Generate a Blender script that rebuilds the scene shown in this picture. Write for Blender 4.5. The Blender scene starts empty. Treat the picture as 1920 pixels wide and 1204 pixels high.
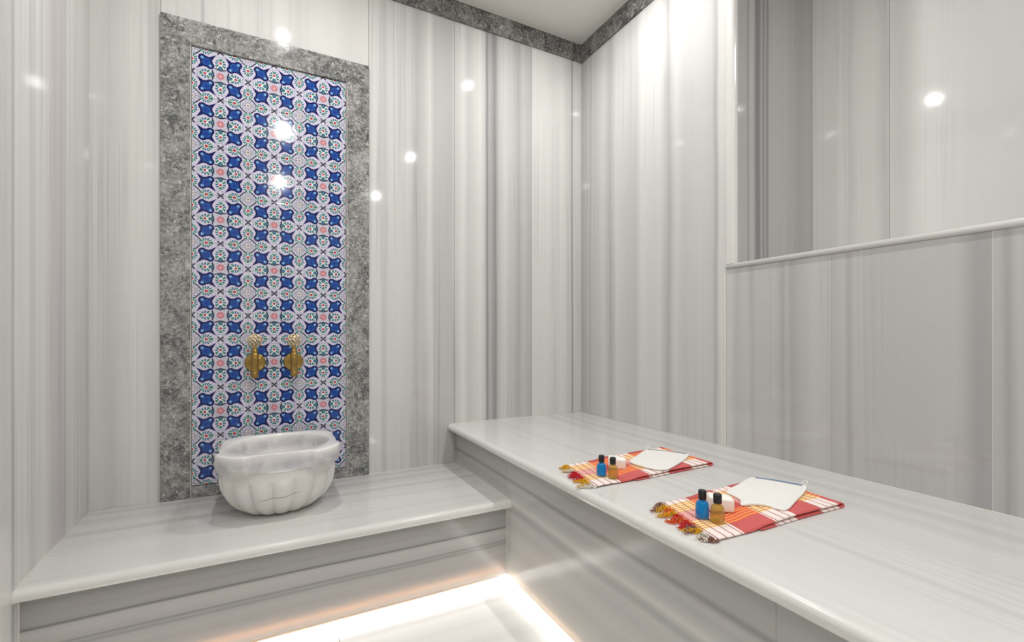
import bpy, bmesh, math, random
from mathutils import Vector, Matrix

# ------------------------------------------------------------------ camera, world, lights, exposure
SC = bpy.context.scene
COL = SC.collection
EYE = 1.01
cam_data = bpy.data.cameras.new('camera')
cam = bpy.data.objects.new('camera', cam_data)
COL.objects.link(cam)
cam.location = (0, 0, EYE)
cam.rotation_euler = (math.radians(90), 0, -0.4801)
cam_data.sensor_width = 36.0
cam_data.lens = 866.23 / 1920 * 36
cam_data.shift_y = 28.34 / 1920
cam_data.clip_start = 0.02
SC.camera = cam

world = bpy.data.worlds.new('world')
SC.world = world
world.use_nodes = True
world.node_tree.nodes['Background'].inputs[0].default_value = (0.8, 0.85, 0.9, 1)
world.node_tree.nodes['Background'].inputs[1].default_value = 0.0

SC.view_settings.view_transform = 'Standard'
SC.view_settings.look = 'None'
SC.view_settings.exposure = -0.09
SC.view_settings.gamma = 1.0
SC.view_settings.use_curve_mapping = False
SC.cycles.max_bounces = 16
SC.cycles.diffuse_bounces = 10
SC.cycles.glossy_bounces = 6
SC.cycles.transmission_bounces = 10
SC.cycles.caustics_refractive = False
SC.cycles.caustics_reflective = False

CEIL = 2.7635
LAMPS = [(0.06, 1.58), (1.21, 1.58), (0.09, 0.21), (1.2, 0.13), (0.08, -1.3), (1.15, -1.3)]
LAMP_W = 11.0
for i, (lx, ly) in enumerate(LAMPS):
    L = bpy.data.lights.new('downlight_beam', 'AREA')
    L.shape = 'DISK'; L.size = 0.045; L.energy = LAMP_W * (0.92, 1.0, 1.0, 1.0, 1.0, 1.0)[i]; L.color = (1.0, 0.99, 0.975)
    o = bpy.data.objects.new('downlight_beam', L); COL.objects.link(o)
    o.location = (lx, ly, CEIL - 0.012)

def led(name, loc, sx, sy, energy, color, rot):
    L = bpy.data.lights.new(name, 'AREA'); L.shape = 'RECTANGLE'; L.size = sx; L.size_y = sy
    L.energy = energy; L.color = color
    o = bpy.data.objects.new(name, L); COL.objects.link(o); o.location = loc; o.rotation_euler = rot

# cool white led strips in the toe gap under both benches (they face the floor and the room)
LED_W = 2.0
led('strip_beam', (0.15, 1.728, 0.033), 1.47, 0.012, LED_W, (1, 0.99, 0.97), (math.radians(-58), 0, 0))
led('strip_beam', (0.893, -0.18, 0.033), 0.012, 3.84, LED_W * 2.2, (1, 0.99, 0.97), (0, math.radians(58), 0))
# warm strips glued behind the stone fascias; they shine through the thin marble
led('warm_strip_beam', (0.13, 1.7045, 0.064), 1.42, 0.005, 1.9, (1, 0.52, 0.17), (math.radians(-90), 0, 0))
led('warm_strip_beam', (0.8695, -0.2, 0.052), 0.006, 3.72, 4.2, (1, 0.66, 0.32), (0, math.radians(90), 0))

# ------------------------------------------------------------------ geometry helpers
PI = math.pi

def link(name, me, mat=None, parent=None, loc=None):
    o = bpy.data.objects.new(name, me); COL.objects.link(o)
    if mat is not None and not me.materials:
        me.materials.append(mat)
    if parent is not None:
        o.parent = parent
    if loc is not None:
        o.location = loc
    return o

def tag(o, label=None, cat=None, group=None, kind=None):
    if label: o['label'] = label
    if cat: o['category'] = cat
    if group: o['group'] = group
    if kind: o['kind'] = kind
    return o

def empty(name, loc, label, cat, group=None, rz=0.0):
    o = bpy.data.objects.new(name, None); COL.objects.link(o)
    o.empty_display_size = 0.05
    o.location = loc; o.rotation_euler = (0, 0, rz)
    return tag(o, label, cat, group)

def bm_mesh(name, bm, smooth=False):
    bmesh.ops.recalc_face_normals(bm, faces=bm.faces)
    me = bpy.data.meshes.new(name); bm.to_mesh(me); bm.free()
    if smooth:
        for p in me.polygons: p.use_smooth = True
    return me

def box_bm(x0, x1, y0, y1, z0, z1, bev=0.0, seg=2):
    bm = bmesh.new()
    vs = [bm.verts.new((x, y, z)) for x in (x0, x1) for y in (y0, y1) for z in (z0, z1)]
    for f in ((0, 1, 3, 2), (4, 6, 7, 5), (0, 4, 5, 1), (2, 3, 7, 6), (0, 2, 6, 4), (1, 5, 7, 3)):
        bm.faces.new([vs[i] for i in f])
    if bev > 0:
        bmesh.ops.bevel(bm, geom=list(bm.edges), offset=bev, segments=seg, affect='EDGES', profile=0.5)
    return bm

def box(name, x0, x1, y0, y1, z0, z1, mat, parent=None, bev=0.0, kind=None):
    """box in world coordinates; the origin sits at its base centre"""
    cx, cy, cz = (x0 + x1) / 2, (y0 + y1) / 2, z0
    me = bm_mesh(name, box_bm(x0 - cx, x1 - cx, y0 - cy, y1 - cy, z0 - cz, z1 - cz, bev))
    p = parent.location if parent is not None else Vector((0, 0, 0))
    o = link(name, me, mat, parent, (cx - p[0], cy - p[1], cz - p[2]))
    if kind: o['kind'] = kind
    return o

def prism(name, pts, axis, a0, a1, mat, parent=None, smooth=False, bev=0.0, skew=None):
    """closed profile pts swept along axis; skew(axis value, point) may shift the end points"""
    bm = bmesh.new(); rings = []
    for a in (a0, a1):
        r = []
        for p in pts:
            if axis == 'x':   # pts are (y,z)
                x = a if skew is None else skew(a, p)
                r.append(bm.verts.new((x, p[0], p[1])))
            elif axis == 'y': # pts are (x,z)
                r.append(bm.verts.new((p[0], a, p[1])))
            else:             # pts are (x,y)
                r.append(bm.verts.new((p[0], p[1], a)))
        rings.append(r)
    n = len(pts)
    for i in range(n):
        f = bm.faces.new((rings[0][i], rings[0][(i + 1) % n], rings[1][(i + 1) % n], rings[1][i]))
        f.smooth = smooth
    bm.faces.new(rings[0]); bm.faces.new(rings[1][::-1])
    c = Vector((0, 0, 0))
    for v in bm.verts: c += v.co
    c /= len(bm.verts); c.z = min(v.co.z for v in bm.verts)
    for v in bm.verts: v.co -= c
    bmesh.ops.recalc_face_normals(bm, faces=bm.faces)
    me = bpy.data.meshes.new(name); bm.to_mesh(me); bm.free()
    p = parent.location if parent is not None else Vector((0, 0, 0))
    return link(name, me, mat, parent, c - Vector(p))

def lathe(profile, seg=48, cap=True):
    bm = bmesh.new(); rings = []
    for r, z in profile:
        if r < 1e-6:
            rings.append([bm.verts.new((0, 0, z))])
        else:
            rings.append([bm.verts.new((r * math.cos(2 * PI * i / seg), r * math.sin(2 * PI * i / seg), z)) for i in range(seg)])
    for a, b in zip(rings[:-1], rings[1:]):
        for i in range(seg):
            j = (i + 1) % seg
            if len(a) == 1 and len(b) == 1: continue
            if len(a) == 1: bm.faces.new((a[0], b[i], b[j]))
            elif len(b) == 1: bm.faces.new((a[i], a[j], b[0]))
            else: bm.faces.new((a[i], a[j], b[j], b[i]))
    return bm

def tube_into(bm, pts, rad, seg=6, closed=False):
    pts = [Vector(p) for p in pts]; n = len(pts); rings = []
    up = Vector((0.13, 0.21, 0.97)).normalized()
    for i, p in enumerate(pts):
        if closed: t = pts[(i + 1) % n] - pts[i - 1]
        else: t = pts[min(i + 1, n - 1)] - pts[max(i - 1, 0)]
        t.normalize()
        s = t.cross(up)
        if s.length < 1e-3: s = t.cross(Vector((1, 0, 0)))
        s.normalize(); u = s.cross(t)
        r = rad(i / max(1, n - 1)) if callable(rad) else rad
        rings.append([bm.verts.new(p + (s * math.cos(2 * PI * k / seg) + u * math.sin(2 * PI * k / seg)) * r) for k in range(seg)])
    for i in range(n if closed else n - 1):
        a, b = rings[i], rings[(i + 1) % n]
        for k in range(seg):
            bm.faces.new((a[k], a[(k + 1) % seg], b[(k + 1) % seg], b[k]))
    if not closed:
        bm.faces.new(rings[0][::-1]); bm.faces.new(rings[-1])

# ------------------------------------------------------------------ shader helpers
class S:
    """a float socket with arithmetic that writes Math nodes"""
    nt = None
    def __init__(s, v): s.v = v
    @staticmethod
    def put(sock, val):
        if isinstance(val, S): val = val.v
        if isinstance(val, (int, float)): sock.default_value = val
        else: S.nt.links.new(val, sock)
    @staticmethod
    def op(o, *a, clamp=False):
        n = S.nt.nodes.new('ShaderNodeMath'); n.operation = o; n.use_clamp = clamp
        for i, x in enumerate(a): S.put(n.inputs[i], x)
        return S(n.outputs[0])
    def __add__(a, b): return S.op('ADD', a, b)
    __radd__ = __add__
    def __sub__(a, b): return S.op('SUBTRACT', a, b)
    def __rsub__(a, b): return S.op('SUBTRACT', b, a)
    def __mul__(a, b): return S.op('MULTIPLY', a, b)
    __rmul__ = __mul__
    def __truediv__(a, b): return S.op('DIVIDE', a, b)
    def __pow__(a, b): return S.op('POWER', a, b)
    def __abs__(a): return S.op('ABSOLUTE', a)
def smin(a, b): return S.op('MINIMUM', a, b)
def smax(a, b): return S.op('MAXIMUM', a, b)
def sqrt(a): return S.op('SQRT', a)
def hyp(a, b): return sqrt(a * a + b * b)
def inside(d, w=0.02): return S.op('SUBTRACT', 0.5, d * (1.0 / w), clamp=True)   # 1 where d<0
def gt(a, b): return S.op('GREATER_THAN', a, b)
def lt(a, b): return S.op('LESS_THAN', a, b)

def lin(c):
    return tuple(((v / 255) / 12.92 if v / 255 <= 0.04045 else ((v / 255 + 0.055) / 1.055) ** 2.4) for v in c) + (1,)

def mixc(a, b, f):
    n = S.nt.nodes.new('ShaderNodeMix'); n.data_type = 'RGBA'
    S.put(n.inputs['Factor'], f)
    for i, c in ((6, a), (7, b)):
        if isinstance(c, tuple): n.inputs[i].default_value = c if len(c) == 4 else lin(c)
        else: S.nt.links.new(c, n.inputs[i])
    return n.outputs[2]

def new_mat(name):
    m = bpy.data.materials.new(name); m.use_nodes = True
    nt = m.node_tree; S.nt = nt
    b = nt.nodes['Principled BSDF']
    return m, nt, b

def noise(vec, scale, detail=2.0, rough=0.5, dim='3D', dist=0.0):
    n = S.nt.nodes.new('ShaderNodeTexNoise'); n.noise_dimensions = dim
    n.inputs['Scale'].default_value = scale; n.inputs['Detail'].default_value = detail
    n.inputs['Roughness'].default_value = rough; n.inputs['Distortion'].default_value = dist
    if vec is not None: S.nt.links.new(vec, n.inputs['Vector'])
    return S(n.outputs['Fac'])

def comb(x, y, z):
    n = S.nt.nodes.new('ShaderNodeCombineXYZ')
    for i, v in enumerate((x, y, z)): S.put(n.inputs[i], v)
    return n.outputs[0]

def world_pos():
    g = S.nt.nodes.new('ShaderNodeNewGeometry')
    s = S.nt.nodes.new('ShaderNodeSeparateXYZ'); S.nt.links.new(g.outputs['Position'], s.inputs[0])
    return [S(s.outputs[i]) for i in range(3)]

def obj_pos():
    g = S.nt.nodes.new('ShaderNodeTexCoord')
    s = S.nt.nodes.new('ShaderNodeSeparateXYZ'); S.nt.links.new(g.outputs['Object'], s.inputs[0])
    return [S(s.outputs[i]) for i in range(3)], g.outputs['Object']

def tint(v, mauve=0.0):
    """grey value of the stone to its colour: light bands are creamy, dark bands cool"""
    w = max(0.0, min(1.0, (v - 150) / 65))
    return lin((v + mauve * 5, v - 0.9 - mauve * 7, v + 0.0 - 4.0 * w + mauve * 1))

def marble(name, axis, stops, wobble=0.006, fine=0.10, medium=0.08, rough=0.05, seed=0.0, gain=1.0, trans=None, spec=0.5):
    """streaked marble: stripes follow lines of constant coordinate on the given world axis"""
    m, nt, b = new_mat(name)
    P = world_pos()
    c = P[axis]; others = [P[i] for i in range(3) if i != axis]
    a1, a2 = others
    w1 = noise(comb(c * 2.2 + seed, a1 * 0.9, a2 * 0.9), 1.0, 2.0)
    w2 = noise(comb(c * 9 + seed, a1 * 2.0, a2 * 2.0), 1.0, 1.0)
    cc = c + (w1 - 0.5) * (wobble * 4) + (w2 - 0.5) * wobble
    lo, hi = stops[0][0], stops[-1][0]
    t = (cc - lo) * (1.0 / (hi - lo))
    r = nt.nodes.new('ShaderNodeValToRGB'); el = r.color_ramp.elements
    nt.links.new(t.v, r.inputs[0])
    assert len(stops) <= 32, name
    for i, st in enumerate(stops):
        pos = (st[0] - lo) / (hi - lo)
        if i == 0: e = el[0]; e.position = pos
        elif i == len(stops) - 1: e = el[len(el) - 1]; e.position = pos
        else: e = el.new(pos)
        g = st[1] if st[1] < 150 or axis == 2 else 202 + (st[1] - 202) * 0.82
        e.color = tint(min(250, g * gain), 0.4 * st[2] if len(st) > 2 else 0)
    n1 = noise(comb(cc * 70 + seed, a1 * 0.55, a2 * 0.55), 1.0, 3.0, 0.6)
    n2 = noise(comb(cc * 13 + seed * 2, a1 * 0.4, a2 * 0.4), 1.0, 3.0, 0.55)
    n3 = noise(comb(P[0], P[1], P[2]), 34.0, 4.0, 0.65)
    n4 = noise(comb(P[0], P[1], P[2]), 2.1, 2.0, 0.5)
    n5 = noise(comb(cc * 34 + seed * 3, a1 * 0.22, a2 * 0.22), 1.0, 1.0)
    n6 = noise(comb(cc * 5 + seed, a1 * 1.1, a2 * 1.1), 1.0, 1.0)
    thread = S.op('SUBTRACT', 1.0, abs(n5 - 0.5) * 16.0, clamp=True) * S.op('MULTIPLY', n6 - 0.42, 5.0, clamp=True)
    f = 1.0 - thread * (fine * 1.3) + (n1 - 0.5) * fine + (n2 - 0.5) * medium * 1.2 + (n3 - 0.5) * 0.05 + (n4 - 0.5) * 0.05
    mul = nt.nodes.new('ShaderNodeVectorMath'); mul.operation = 'SCALE'
    nt.links.new(r.outputs[0], mul.inputs[0]); nt.links.new(f.v, mul.inputs['Scale'])
    nt.links.new(mul.outputs[0], b.inputs['Base Color'])
    S.put(b.inputs['Roughness'], (n3 - 0.5) * 0.03 + rough)
    b.inputs['Specular IOR Level'].default_value = spec
    if trans:
        tr = nt.nodes.new('ShaderNodeBsdfTranslucent'); tr.inputs[0].default_value = trans[1]
        mx = nt.nodes.new('ShaderNodeMixShader'); mx.inputs[0].default_value = trans[0]
        nt.links.new(b.outputs[0], mx.inputs[1]); nt.links.new(tr.outputs[0], mx.inputs[2])
        nt.links.new(mx.outputs[0], nt.nodes['Material Output'].inputs[0])
    return m

def plain(name, rgb, rough=0.5, metal=0.0, nscale=0, namp=0.0, bump=0.0, spec=0.5):
    m, nt, b = new_mat(name)
    b.inputs['Base Color'].default_value = lin(rgb)
    b.inputs['Roughness'].default_value = rough; b.inputs['Metallic'].default_value = metal
    b.inputs['Specular IOR Level'].default_value = spec
    if nscale:
        _, vec = obj_pos()
        n = noise(vec, nscale, 3.0)
        c0 = tuple(max(0, v * (1 - namp)) for v in rgb); c1 = tuple(min(255, v * (1 + namp)) for v in rgb)
        nt.links.new(mixc(c0, c1, n), b.inputs['Base Color'])
        if bump:
            bp = nt.nodes.new('ShaderNodeBump'); bp.inputs['Strength'].default_value = bump; bp.inputs['Distance'].default_value = 0.002
            nt.links.new(n.v, bp.inputs['Height']); nt.links.new(bp.outputs[0], b.inputs['Normal'])
    return m

# ------------------------------------------------------------------ stone colours plus some baked light and shade (grey value against the coordinate across the veins)
M_back = marble('streaked_marble_back', 0, [
    (-.62, 204), (-.606, 214), (-.551, 200), (-.52, 208), (-.478, 216), (-.393, 210), (.41, 210), (.468, 208), (.486, 186), (.507, 205),
    (.564, 206), (.618, 198), (.645, 178), (.672, 188), (.692, 198), (.717, 215), (.737, 188), (.829, 180), (.86, 196), (.897, 212),
    (.93, 192), (.995, 216), (1.025, 196), (1.037, 128), (1.05, 178), (1.088, 142), (1.105, 182), (1.14, 200), (1.20, 186), (1.232, 164), (1.26, 186), (1.312, 172)],
    wobble=0.004, fine=0.13, medium=0.08, seed=3.1)
M_back_end = marble('streaked_marble_back_corner', 0, [
    (1.316, 208), (1.40, 212), (1.46, 206), (1.52, 214), (1.57, 198), (1.588, 196), (1.594, 130), (1.600, 196), (1.63, 204), (1.655, 200), (1.664, 180)], wobble=0.002, fine=0.08, medium=0.05, seed=9.2)  # last stop paints the shade of the room corner
M_back_top = marble('streaked_marble_over_panel', 0, [
    (-.40, 216), (-.262, 212), (-.252, 176), (-.243, 214), (-.12, 218), (-.05, 208), (.05, 216), (.11, 206), (.16, 214), (.25, 216), (.33, 208), (.41, 216)], wobble=0.01, fine=0.06, medium=0.04, seed=5.5)
M_right = marble('streaked_marble_right', 1, [
    (1.281, 214), (1.31, 206), (1.322, 166), (1.345, 190), (1.404, 196), (1.501, 190), (1.545, 202), (1.567, 190), (1.590, 168), (1.62, 190), (1.65, 208),
    (1.72, 206), (1.77, 212), (1.816, 190), (1.90, 200), (1.969, 208), (2.019, 176), (2.069, 206), (2.157, 192), (2.19, 192), (2.202, 168), (2.215, 190), (2.25, 178), (2.29, 168)],  # last stops carry the corner shade on this side
    wobble=0.011, fine=0.07, medium=0.06, seed=1.7)
M_low = marble('streaked_marble_low_wall', 1, [
    (-.4, 186), (.09, 182), (.30, 188), (.40, 178), (.444, 190), (.462, 160), (.478, 186), (.487, 186), (.492, 166), (.52, 162), (.56, 190), (.72, 188), (.81, 190), (.825, 168), (.84, 190),
    (.872, 182), (.884, 174), (.89, 190), (.94, 194), (.99, 178), (1.013, 168), (1.03, 188), (1.044, 170), (1.07, 190), (1.15, 192), (1.167, 178), (1.18, 196), (1.24, 190), (1.262, 206), (1.281, 212)],
    wobble=0.004, fine=0.06, medium=0.05, seed=7.7, gain=0.955)  # the dimmer light low on this wall is kept in the greys
M_reveal = marble('shaded_streaked_marble_alcove_side', 0, [
    (1.664, 168), (1.73, 166), (1.742, 146), (1.75, 178), (1.775, 176), (1.79, 132), (1.812, 134), (1.825, 164), (1.84, 138), (1.85, 162), (1.865, 138), (1.88, 172), (2.0, 176), (2.1, 164), (2.15, 176), (2.189, 172)],  # weak light on this face put into the base; veins are the stone's
    wobble=0.003, fine=0.05, medium=0.05, seed=2.9)
M_alcove = marble('pale_marble_alcove', 1, [
    (-.6, 190), (.2, 192), (.5, 192), (.7, 204), (.86, 220), (.90, 210), (.935, 214), (.95, 196), (.99, 218), (1.05, 220), (1.085, 208), (1.11, 218), (1.18, 222), (1.237, 226)],  # light balance painted in: paler at the corner, darker away from it
    wobble=0.012, fine=0.05, medium=0.04, seed=4.2)
M_left = marble('streaked_marble_left', 1, [
    (-2.1, 200), (0, 196), (.8, 202), (1.3, 198), (1.58, 204), (1.637, 200), (1.657, 166), (1.667, 206), (1.70, 198), (1.745, 208), (1.785, 182), (1.80, 204), (1.86, 208), (1.90, 198),
    (1.93, 190, 1), (2.03, 186, 1), (2.04, 178), (2.05, 206), (2.11, 208), (2.14, 196), (2.18, 202), (2.24, 188), (2.29, 178)], wobble=0.003, fine=0.13, medium=0.08, seed=6.6, gain=1.045)
M_top1 = marble('streaked_marble_lower_bench', 1, [
    (1.64, 222), (1.69, 216), (1.75, 212), (1.86, 214), (1.95, 208), (2.0, 206), (2.04, 190), (2.07, 208), (2.12, 196), (2.16, 186), (2.20, 198), (2.235, 178), (2.26, 190), (2.29, 188)],
    wobble=0.014, fine=0.07, medium=0.08, seed=8.1, rough=0.16)
M_top2 = marble('streaked_marble_upper_bench', 0, [
    (.80, 226), (.86, 220), (.93, 218), (1.02, 214), (1.07, 216), (1.085, 200), (1.10, 214), (1.20, 212), (1.28, 206), (1.35, 212), (1.40, 200), (1.45, 206), (1.50, 192), (1.53, 206), (1.58, 198), (1.62, 206), (1.67, 200)],
    wobble=0.014, fine=0.09, medium=0.06, seed=5.9, rough=0.16, gain=0.975)
M_fas1 = marble('streaked_marble_lower_fascia', 2, [
    (.03, 190), (.05, 192), (.076, 186), (.107, 176), (.135, 186), (.150, 182), (.159, 156), (.165, 176), (.1716, 150), (.178, 184), (.205, 192), (.219, 190), (.2265, 120), (.232, 168), (.25, 170), (.27, 176), (.302, 160), (.32, 160)],  # top stops darkened: shade below the bench nose put into the colour
    wobble=0.004, fine=0.05, medium=0.06, seed=1.1, trans=(0.14, (1, .86, .7, 1)), rough=0.14)
M_fas2 = marble('streaked_marble_upper_fascia', 2, [
    (.03, 206), (.10, 204), (.16, 198), (.20, 206), (.25, 196), (.29, 202), (.312, 176), (.325, 194), (.34, 212), (.36, 196), (.385, 184), (.41, 196), (.425, 160), (.438, 192), (.47, 188), (.49, 178), (.52, 174)],  # nose shade painted into the uppermost stops here as well
    wobble=0.008, fine=0.05, medium=0.05, seed=2.2, trans=(0.14, (1, .88, .74, 1)), rough=0.14)
M_floor = marble('white_veined_floor_marble', 1, [
    (-2.2, 236), (.3, 234), (.9, 230), (1.15, 236), (1.22, 220), (1.30, 238), (1.40, 222), (1.44, 236), (1.49, 238), (1.50, 228), (1.515, 238), (1.585, 240), (1.60, 226), (1.615, 202), (1.63, 238), (1.75, 243), (2.0, 243)],
    wobble=0.014, fine=0.05, medium=0.04, seed=3.3, rough=0.2)
M_white_marble = marble('pale_marble_moulding', 2, [(0, 216), (1.24, 220), (1.25, 212), (2.8, 214)], wobble=0.004, fine=0.03, medium=0.03, rough=0.15)
M_paint = plain('white_ceiling_paint', (222, 220, 216), 0.8, nscale=40, namp=0.01)
M_caulk = plain('white_joint_filler', (212, 208, 201), 0.6)
M_joint = plain('grey_wall_core', (150, 147, 142), 0.8)
M_chrome = plain('satin_lamp_ring', (205, 203, 198), 0.3, 0.6)

def grey_stone(name, dark, light, seed):
    m, nt, b = new_mat(name)
    P = world_pos()
    v = comb(P[0] + seed, P[1], P[2] + seed)
    n1 = noise(v, 9.0, 6.0, 0.7, dist=0.8)
    n2 = noise(v, 55.0, 5.0, 0.75, dist=1.2)
    n3 = noise(v, 26.0, 3.0, 0.6, dist=2.5)
    base = mixc(dark, light, S.op('MULTIPLY_ADD', n1 - 0.5, 2.4, S.op('MULTIPLY_ADD', n2 - 0.5, 3.2, 0.42), clamp=True))
    # pale flecks
    fl = S.op('MULTIPLY', n3 - 0.56, 10.0, clamp=True) * S.op('MULTIPLY', n2 - 0.44, 7.0, clamp=True)
    fl = S.op('MULTIPLY', fl, 0.8, clamp=True)
    c2 = mixc(base, (205, 205, 200), fl)
    # fine dark and pale threads
    th = S.op('SUBTRACT', 1.0, abs(noise(v, 14.0, 4.0, 0.6, dist=1.5) - 0.5) * 60.0, clamp=True)
    c3 = mixc(c2, (190, 190, 186), th * 0.35)
    nt.links.new(c3, b.inputs['Base Color'])
    b.inputs['Roughness'].default_value = 0.12
    return m
M_frame = grey_stone('grey_flecked_marble', (84, 85, 85), (172, 171, 167), 0.0)
M_cornice = grey_stone('dark_flecked_marble', (62, 63, 63), (148, 148, 144), 3.7)

# ------------------------------------------------------------------ printed ceramic tile: lattice of blue stars, medallions and rosettes
def tile_material():
    m, nt, b = new_mat('glazed_printed_tile')
    P, vec = obj_pos()
    x = abs(P[0]) * 10.0; z = abs(P[2]) * 10.0
    M = smax(x, z); n = smin(x, z)
    r2 = 0.70711
    d = (M + n - 1.0) * r2; e = (M - n) * r2; ad = abs(d)
    # medallion distances (rosette-cross edge, corner-cross edge)
    s1 = M - 0.5; t1 = n
    s2 = 0.5 - n; t2 = 1.0 - M
    ang1 = S.op('ARCTAN2', t1, s1 - 0.04); ang2 = S.op('ARCTAN2', t2, s2)
    sc1 = S.op('COSINE', ang1 * 8.0) * 0.05; sc2 = S.op('COSINE', ang2 * 8.0) * 0.05
    q1 = hyp(s1 * 3.6, t1 * 4.4) + sc1; q2 = hyp(s2 * 3.6, t2 * 4.4) + sc2
    glaze = (203, 200, 214)
    col = mixc(glaze, (196, 190, 210), inside(smin(q1, q2) - 1.12, 0.1))
    col = mixc(col, (226, 225, 234), inside(smin(q1, q2) - 0.98, 0.08))
    # teal and green petals in the medallions
    for q, ang, off, red in ((q1, ang1, 0.05, (184, 60, 62)), (q2, ang2, 0.0, (196, 66, 62))):
        pet = gt(S.op('SINE', ang * (9.0 if off else 12.0)), -0.62)
        ring = inside(q - 0.88, 0.06) * inside(0.29 - q, 0.06)
        pc = mixc((40, 94, 130), (48, 124, 106), gt(S.op('SINE', ang * 3.0 + 0.6), 0.1))
        col = mixc(col, pc, ring * pet * 0.95)
        col = mixc(col, (60, 100, 140), inside(abs(q - 0.82) - 0.025, 0.04) * 0.55)
    col = mixc(col, (236, 232, 236), inside(hyp(s1 - 0.05, t1) - 0.075))
    col = mixc(col, (178, 52, 60), inside(hyp(s1 - 0.05, t1) - 0.052))
    col = mixc(col, (236, 232, 236), inside(hyp(s2, t2) - 0.08))
    col = mixc(col, (190, 58, 58), inside(hyp(s2, t2) - 0.058))
    # red rosette in the middle of the tile
    rr = hyp(M, n); an = S.op('ARCTAN2', n, M)
    star = 0.155 + S.op('COSINE', an * 12.0) * 0.035
    col = mixc(col, (70, 130, 150), inside(abs(rr - 0.235 - S.op('COSINE', an * 12.0) * 0.02) - 0.010, 0.02) * 0.7)
    col = mixc(col, (178, 54, 62), inside(rr - star) * gt(S.op('COSINE', an * 24.0 + 3.1), -0.3))
    col = mixc(col, (226, 96, 90), inside(rr - 0.06))
    col = mixc(col, (250, 226, 222), inside(rr - 0.03))
    # grey rosette on the tile corners
    u = 1.0 - M; w = 1.0 - n; rg = hyp(u, w); ag = S.op('ARCTAN2', u, w)
    col = mixc(col, (110, 104, 122), inside(rg - 0.19 - S.op('COSINE', ag * 12.0) * 0.02) * gt(S.op('COSINE', ag * 24.0), 0.0) * 0.75)
    col = mixc(col, (230, 226, 226), inside(rg - 0.085)); col = mixc(col, (150, 128, 100), inside(rg - 0.05) * 0.7)
    # black linework
    ink = (30, 20, 52)
    diag = inside(ad - 0.024, 0.012)
    star_r = inside(abs(M - 0.235 - smin(n, 0.16) * 0.36) - 0.024, 0.012) * lt(n, 0.36)
    arc_g = inside(abs(rg - 0.335 + u * 0.25) - 0.024, 0.012) * gt(u, 0.10)
    cross = inside(abs(hyp(M - 1.0, n) - 0.17) - 0.009, 0.012) * 0.75
    col = mixc(col, (70, 108, 124), inside(abs(hyp(M - 0.9, n) - 0.12) - 0.010, 0.012) * 0.75)
    col = mixc(col, (80, 104, 130), inside(abs(abs(M - 0.62) - n * 0.9) - 0.009, 0.012) * gt(n, 0.0) * lt(n, 0.16) * gt(M, 0.7) * 0.6)
    col = mixc(col, (70, 100, 124), inside(abs(rg - 0.255 - S.op('COSINE', ag * 8.0) * 0.03) - 0.011, 0.012) * 0.75)
    col = mixc(col, (92, 120, 140), inside(abs(rr - 0.30 - S.op('COSINE', an * 8.0) * 0.03) - 0.009, 0.012) * 0.6)
    col = mixc(col, ink, smax(smax(diag, star_r), smax(arc_g, cross * lt(ad, 0.2) * 0.0)))
    # blue star
    lob = hyp(e, ad - 0.185) - 0.155 - S.op('COSINE', e * 60.0) * 0.004
    cen = hyp(e, d) - 0.225
    spike = smax(ad - 0.155 * (smax(1.0 - e * (1 / 0.53), 0.0) ** 1.3), e - 0.53)
    B = smin(smin(lob, cen), spike)
    blue = mixc((14, 16, 80), (28, 72, 156), S.op('MULTIPLY', B + 0.045, -12.0, clamp=True))
    blue = mixc(blue, (26, 62, 150), inside(hyp(e * 1.4, d) - 0.05) )
    blue = mixc(blue, (24, 34, 110), inside(abs(e - ad) - 0.010, 0.012) * inside(hyp(e, d) - 0.12))
    blue = mixc(blue, (38, 110, 168), inside(abs(hyp(e, d) - 0.14) - 0.016, 0.03) * 0.5)
    blue = mixc(blue, (150, 200, 236), inside(hyp(e - 0.0, ad - 0.205) - 0.045, 0.05) * 0.85)
    col = mixc(col, (204, 194, 222), inside(B - 0.026, 0.02))
    col = mixc(col, blue, inside(B, 0.012))
    nt.links.new(col, b.inputs['Base Color'])
    b.inputs['Roughness'].default_value = 0.09
    b.inputs['Specular IOR Level'].default_value = 0.5
    nz = noise(vec, 9.0, 2.0)
    bp = nt.nodes.new('ShaderNodeBump'); bp.inputs['Strength'].default_value = 0.12; bp.inputs['Distance'].default_value = 0.002
    nt.links.new(nz.v, bp.inputs['Height']); nt.links.new(bp.outputs[0], b.inputs['Normal'])
    return m
M_tile = tile_material()

# ------------------------------------------------------------------ structure
YB, XR, XA = 2.2836, 1.664, 2.189
ZT = 2.6587          # underside of the cornice
B1, B2 = 0.3493, 0.5529
Y0 = -2.1            # rear end of the room
G = 0.0008

def lx(y):           # left wall face: it is not quite square to the back wall
    return -0.6117 + (YB - y) * 0.0293

# floor: a border strip along the benches and field slabs
floor = box('floor', -0.75, 1.0, Y0, 1.95, -0.06, -0.012, M_joint, kind='structure')
xs = [(-0.72, 0.20), (0.20, 0.98)]
ys = [(1.642, 1.94), (1.02, 1.642), (0.40, 1.02), (-0.22, 0.40), (-0.84, -0.22), (-1.46, -0.84), (-2.09, -1.46)]
for ya, yb in ys:
    for xa, xb in ([(-0.72, 0.98)] if yb > 1.7 else xs):
        box('floor_slab', xa + G, xb - G, ya + G, yb - G, -0.012, 0, M_floor, floor)

ceiling = box('ceiling', -0.75, 2.4, Y0 - 0.1, YB + 0.1, CEIL, CEIL + 0.08, M_paint, kind='structure')

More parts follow.
